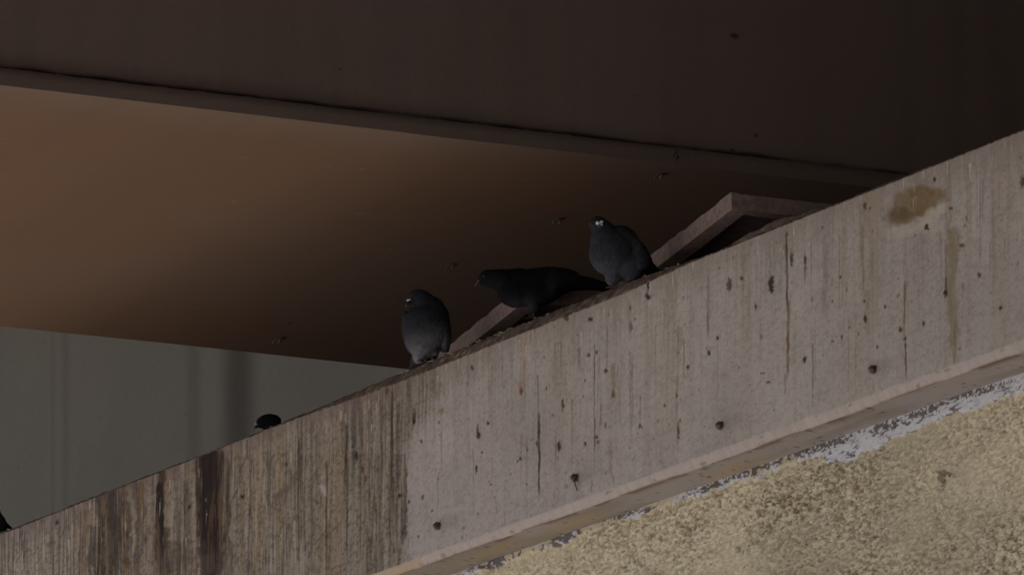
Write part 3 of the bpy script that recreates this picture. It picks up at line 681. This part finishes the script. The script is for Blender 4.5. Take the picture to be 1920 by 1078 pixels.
def pigeon(foot, shapes, colour, beak, eyes, legs, label, vox=1.6, rot=0, it=4, cere=None):
    root = empty('pigeon', foot, label, 'pigeon', 'pigeons on the concrete beam')
    bm = bmesh.new(); shapes(bm)
    me = skin(bm, 'body', vox, it)
    n = len(me.vertices); co = np.zeros(n * 3, np.float32); me.vertices.foreach_get('co', co); co = co.reshape(-1, 3)
    nr = np.zeros(n * 3, np.float32); me.vertices.foreach_get('normal', nr); nr = nr.reshape(-1, 3)
    x, d, y = co[:, 0], co[:, 1], co[:, 2]
    # feather relief
    rl = (fbm(x / 5 + d / 9, y / 8, 170, 3) - .5) * 1.6
    co = co + nr * rl[:, None]
    cl = colour(x, y, d) * (1 + .30 * (fbm(x / 4 + d / 4, y / 9, 171, 3) - .5)[:, None])
    at = me.color_attributes.new('paint', 'FLOAT_COLOR', 'POINT')
    c4 = np.ones((n, 4), np.float32); c4[:, :3] = np.clip(cl, 0, 1); at.data.foreach_set('color', c4.reshape(-1))
    me.vertices.foreach_set('co', (co * PXM).reshape(-1).astype(np.float32))
    def put(nm, me, mat):
        me.materials.clear(); me.materials.append(mat)
        me.polygons.foreach_set('use_smooth', [True] * len(me.polygons))
        o = bpy.data.objects.new(nm, me); col.objects.link(o); o.parent = root; return o
    put('body', me, M_BIRD)
    V = lambda p: Vector((p[0], p[2], p[1])) * PXM
    if beak:
        a, b = beak['base'], beak['tip']
        bm = bmesh.new()
        mid = [(a[i] + b[i]) / 2 for i in range(3)]; mid[1] += 1.0
        tube(bm, [V(a), V(mid), V(b)], [4.2 * PXM, 3.0 * PXM, .9 * PXM], 8)
        put('beak', done(bm, 'beak'), M_BEAK)
        bm = bmesh.new()
        for c in beak['cere']:
            bmesh.ops.create_icosphere(bm, subdivisions=2, radius=1, matrix=Matrix.Translation(V(c[:3])) @ Matrix.Diagonal((c[3] * PXM, c[3] * PXM, c[4] * PXM, 1)))
        put('cere', done(bm, 'cere'), cere or M_CERE)
    for e in eyes:
        bm = bmesh.new()
        bmesh.ops.create_icosphere(bm, subdivisions=2, radius=2.6 * PXM, matrix=Matrix.Translation(V(e)))
        put('eye', done(bm, 'eye'), M_EYE)
    for lg in legs:
        bm = bmesh.new()
        tube(bm, [V(p) for p in lg], [3.2 * PXM, 2.2 * PXM, 2.4 * PXM][:len(lg)], 8)
        f = lg[-1]
        for a_, l_ in [(-2.5, 16), (-1.9, 20), (-1.3, 17), (1.4, 12)]:
            a_ += rot
            t1 = (f[0] + math.cos(a_) * l_ * .55, f[1] + 1.5, f[2] + math.sin(a_) * l_ * .55); t2 = (f[0] + math.cos(a_) * l_, f[1] - 1.0, f[2] + math.sin(a_) * l_)
            tube(bm, [V(f), V(t1), V(t2)], [1.9 * PXM, 1.7 * PXM, .8 * PXM], 6)
        put('leg', done(bm, 'leg'), M_LEG)
    return root
M_BEAK = noise_mat('beak_horn', (.03, .028, .028), (.06, .055, .05), 200, .5, 0)
M_CERE = noise_mat('pale_cere', (.50, .48, .46), (.62, .60, .58), 300, .7, 0)
M_CERED = noise_mat('dull_cere', (.045, .042, .04), (.07, .065, .06), 300, .7, 0)
M_EYE = noise_mat('dark_eye', (.02, .010, .006), (.01, .006, .005), 300, .3, 0, spec=.2)
M_LEG = noise_mat('pink_leg', (.055, .038, .040), (.09, .06, .06), 200, .7, 0)
def g3(x, y, d, c, r): return np.exp(-(((x - c[0]) / r[0]) ** 2 + ((y - c[1]) / r[1]) ** 2 + ((d - c[2]) / r[2]) ** 2))
def foot(px, py, off=-.02):
    u_, _ = uz(on_wall(px, py)); p = on_wall(px, py, off); return p

# pigeon 1: squat, breast towards us, beak to the left
def sh1(bm):
    ell(bm, (-1, 68, 0), (46, 50, 42), -8)
    ell(bm, (-5, 44, 4), (33, 38, 36), -16)
    ell(bm, (8, 88, 2), (36, 32, 34), 8)
    ell(bm, (10, 106, 2), (26, 24, 24), -20)
    ell(bm, (-10, 20, 6), (17, 24, 22), -20)
    chain(bm, [(2, 104, 0), (-10, 118, -6), (-15, 122, -8)], [28, 23, 20])
    ell(bm, (-16, 124, -8), (21, 18, 20)); ell(bm, (-25, 118, -14), (11, 10, 11))
    ell(bm, (33, 66, 16), (14, 48, 38), 4)         # folded wings
    ell(bm, (-35, 62, 16), (13, 42, 38), 8)
    chain(bm, [(-6, 24, 30), (-18, 2, 60), (-26, -14, 84)], [(22, 10, 22), (18, 6, 18), (18, 4, 14)])   # tail behind
    ell(bm, (-8, 10, 2), (7, 12, 7)); ell(bm, (14, 16, 2), (9, 12, 9))
def c1(x, y, d):
    c = np.zeros((len(x), 3)) + [.026, .027, .032]
    c = mixc(c, [.135, .135, .155], sstep(75, 0, y - x * .35) * sstep(50, -10, d) * .95)
    c = mixc(c, [.019, .022, .027], sstep(80, 104, y) * .8)
    c = mixc(c, [.028, .028, .033], sstep(28, 40, np.abs(x - 2)) * sstep(0, 14, d))
    return c
f1 = foot(800, 678, -.03)
pigeon(f1, sh1, c1, dict(base=(-33, 114, -20), tip=(-41, 101, -26), cere=[(-36, 117, -22, 3.2, 1.5), (-33, 118, -24, 2.4, 1.2)]), [(-27, 125, -24), (-35, 125, -3)],
       [[(-8, 14, 0), (-6, 5, -2), (-6, -1, -4)], [(17, 20, 0), (18, 12, -2), (18, 6, -4)]],
       'plump pigeon with pale grey lower belly squatting breast-on, left of the walking black pigeon')

# pigeon 2: side view, walking left with its neck stretched
def sh2(bm):
    ell(bm, (4, 55, 0), (58, 37, 34), 8)
    ell(bm, (-28, 50, 0), (42, 33, 32), 14); ell(bm, (-34, 70, 0), (36, 22, 26), 12)
    ell(bm, (36, 66, 0), (50, 27, 30), 4)
    chain(bm, [(-45, 62, 0), (-66, 71, 0), (-82, 73, 0)], [29, 20, 17])
    ell(bm, (-86, 74, 0), (18, 16, 15), 14)
    ell(bm, (-96, 69, 0), (9, 9, 9))
    ell(bm, (24, 68, -26), (66, 22, 8), 2); ell(bm, (24, 68, 26), (66, 22, 8), 2)      # wings
    chain(bm, [(60, 66, 0), (104, 63, 0), (146, 54, 0)], [(20, 18, 24), (20, 12, 20), (10, 6, 18)])  # tail
    chain(bm, [(60, 68, -20), (106, 66, -10)], [(20, 12, 7), (10, 5, 4)]); chain(bm, [(60, 68, 20), (106, 66, 10)], [(20, 12, 7), (10, 5, 4)])
    ell(bm, (2, 16, -10), (11, 16, 10), 10); ell(bm, (-4, 16, 12), (11, 15, 10), 10)
    chain(bm, [(2, 16, -10), (0, 4, -10)], [8, 4])
def c2(x, y, d):
    c = np.zeros((len(x), 3)) + [.0065, .0065, .008]
    c = mixc(c, [.030, .029, .035], g3(x, y, d, (-14, 16, 0), (34, 16, 60)) * 1.0)
    c = mixc(c, [.018, .024, .023], g3(x, y, d, (35, 44, -30), (10, 26, 20)) * .7)
    c = mixc(c, [.009, .010, .011], sstep(-45, -75, x))
    c = mixc(c, [.007, .007, .008], sstep(70, 110, x))
    return c
f2 = foot(1000, 592, -.07)
pigeon(f2, sh2, c2, dict(base=(-101, 68, 0), tip=(-113, 57, 0), cere=[(-104, 68, -3, 3, 2.2), (-104, 68, 3, 3, 2.2)]), [(-94, 75, -13), (-94, 75, 13)],
       [[(0, 10, -10), (0, 2, -10), (0, -8, -10)], [(-4, 10, 12), (-6, 4, 12), (-6, -4, 12)]],
       'near black pigeon in side view walking left, neck and long tail stretched out', cere=M_CERED)

# pigeon 3: upright, turned to the left, pale spots at the beak, tail on the right
def sh3(bm):
    ell(bm, (-18, 66, -6), (44, 44, 42), -30)
    ell(bm, (6, 52, 6), (44, 36, 40), -38)
    ell(bm, (-31, 84, -10), (29, 36, 30), -6)
    ell(bm, (-2, 84, 2), (38, 35, 36), -40)
    chain(bm, [(-30, 100, -10), (-42, 116, -14)], [(26, 22, 26), (17, 16, 18)])
    ell(bm, (-44, 119, -15), (17.5, 15.5, 17)); ell(bm, (-42, 114, -28), (8, 8, 9))
    ell(bm, (22, 66, -14), (44, 24, 14), -47, -25); ell(bm, (24, 70, 26), (44, 24, 12), -45)
    chain(bm, [(26, 56, 12), (50, 44, 30), (76, 30, 50)], [(24, 20, 26), (16, 12, 20), (9, 7, 16)])
    ell(bm, (-14, 24, -4), (16, 22, 16), -25); ell(bm, (18, 26, -2), (14, 20, 15), -5)
    chain(bm, [(-14, 20, -4), (-16, 6, -4)], [9, 4.5]); chain(bm, [(20, 24, -2), (20, 14, -4)], [9, 5])
def c3(x, y, d):
    c = np.zeros((len(x), 3)) + [.030, .033, .040]
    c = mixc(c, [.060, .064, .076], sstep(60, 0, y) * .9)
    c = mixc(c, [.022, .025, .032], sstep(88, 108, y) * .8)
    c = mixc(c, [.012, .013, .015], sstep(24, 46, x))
    return c
f3 = foot(1166, 540, -.03)
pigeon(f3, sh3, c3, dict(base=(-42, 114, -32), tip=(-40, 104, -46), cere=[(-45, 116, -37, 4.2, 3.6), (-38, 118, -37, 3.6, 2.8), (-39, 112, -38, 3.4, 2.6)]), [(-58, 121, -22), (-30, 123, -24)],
       [[(-16, 10, -4), (-17, 4, -5), (-17, -2, -6)], [(20, 18, -4), (20, 14, -5), (20, 9, -6)]],
       'round slate pigeon with white spots on its beak, perched highest on the beam')

# pigeon 4: only its head shows over the beam
def sh4(bm):
    ell(bm, (30, -62, 0), (55, 38, 36), -20)
    chain(bm, [(16, -40, 0), (12, -20, 0), (7, -8, 0)], [30, 22, 18])
    ell(bm, (1, 0, 0), (26, 16, 18), 6)
    ell(bm, (7, -7, 0), (20, 16, 19)); ell(bm, (-14, -6, 0), (10, 8, 10))
    chain(bm, [(70, -80, 0), (110, -96, 0), (150, -106, 0)], [(24, 14, 24), (20, 8, 22), (14, 5, 20)])
    ell(bm, (40, -92, -10), (10, 22, 10)); ell(bm, (36, -92, 10), (10, 22, 10))
def cdark(x, y, d): return np.zeros((len(x), 3)) + [.012, .013, .014]
u4, _ = uz(on_wall(503, 793)); p4 = on_wall(503, 790, -.45)
zc = p4[2]; k4 = (zc - ZT) / PXM
print('pigeon4 head height px', k4)
p4b = p4.copy(); p4b[2] = ZT
def lift(f, dy):
    def g(bm):
        f(bm)
        for v in bm.verts: v.co.z += dy
    return g
pigeon(p4b, lift(sh4, k4), cdark, dict(base=(-20, k4 - 9, 0), tip=(-31, k4 - 16, -2), cere=[(-25, k4 - 6, -3, 3.4, 2.2)]), [(-12, k4 + 1, -11), (-12, k4 + 1, 11)],
       [[(40, k4 - 105, -10), (40, k4 - 115, -10), (40, 1, -10)], [(36, k4 - 105, 10), (36, k4 - 115, 10), (36, 1, 10)]],
       'black pigeon with only its head showing above the beam near the grey wall stain')
# pigeon 5: at the picture's left border, its tail towards us
def sh5(bm):
    ell(bm, (-70, 60, 0), (50, 40, 36), -30)
    chain(bm, [(-88, 86, 0), (-98, 108, 0)], [26, 18]); ell(bm, (-100, 112, 0), (20, 17, 17))
    chain(bm, [(-45, 42, 0), (-18, 20, 0), (10, -6, 0)], [(26, 20, 26), (24, 12, 22), (16, 6, 20)])
    ell(bm, (-50, 54, -26), (50, 20, 9), -38); ell(bm, (-50, 54, 26), (50, 20, 9), -38)
    ell(bm, (-70, 24, -10), (10, 20, 10)); ell(bm, (-74, 24, 10), (10, 20, 10))
p5 = on_wall(22, 985, -.10); p5[2] = ZT
pigeon(p5, lift(sh5, 6), cdark, dict(base=(-118, 116, 0), tip=(-132, 108, 0), cere=[(-122, 118, -3, 3.2, 2.2), (-122, 118, 3, 3.2, 2.2)]), [(-108, 122, -14), (-108, 122, 14)],
       [[(-70, 14, -10), (-70, 7, -10), (-70, 1, -10)], [(-74, 14, 10), (-74, 7, 10), (-74, 1, 10)]],
       'black pigeon at the left border, only its sloping tail showing')
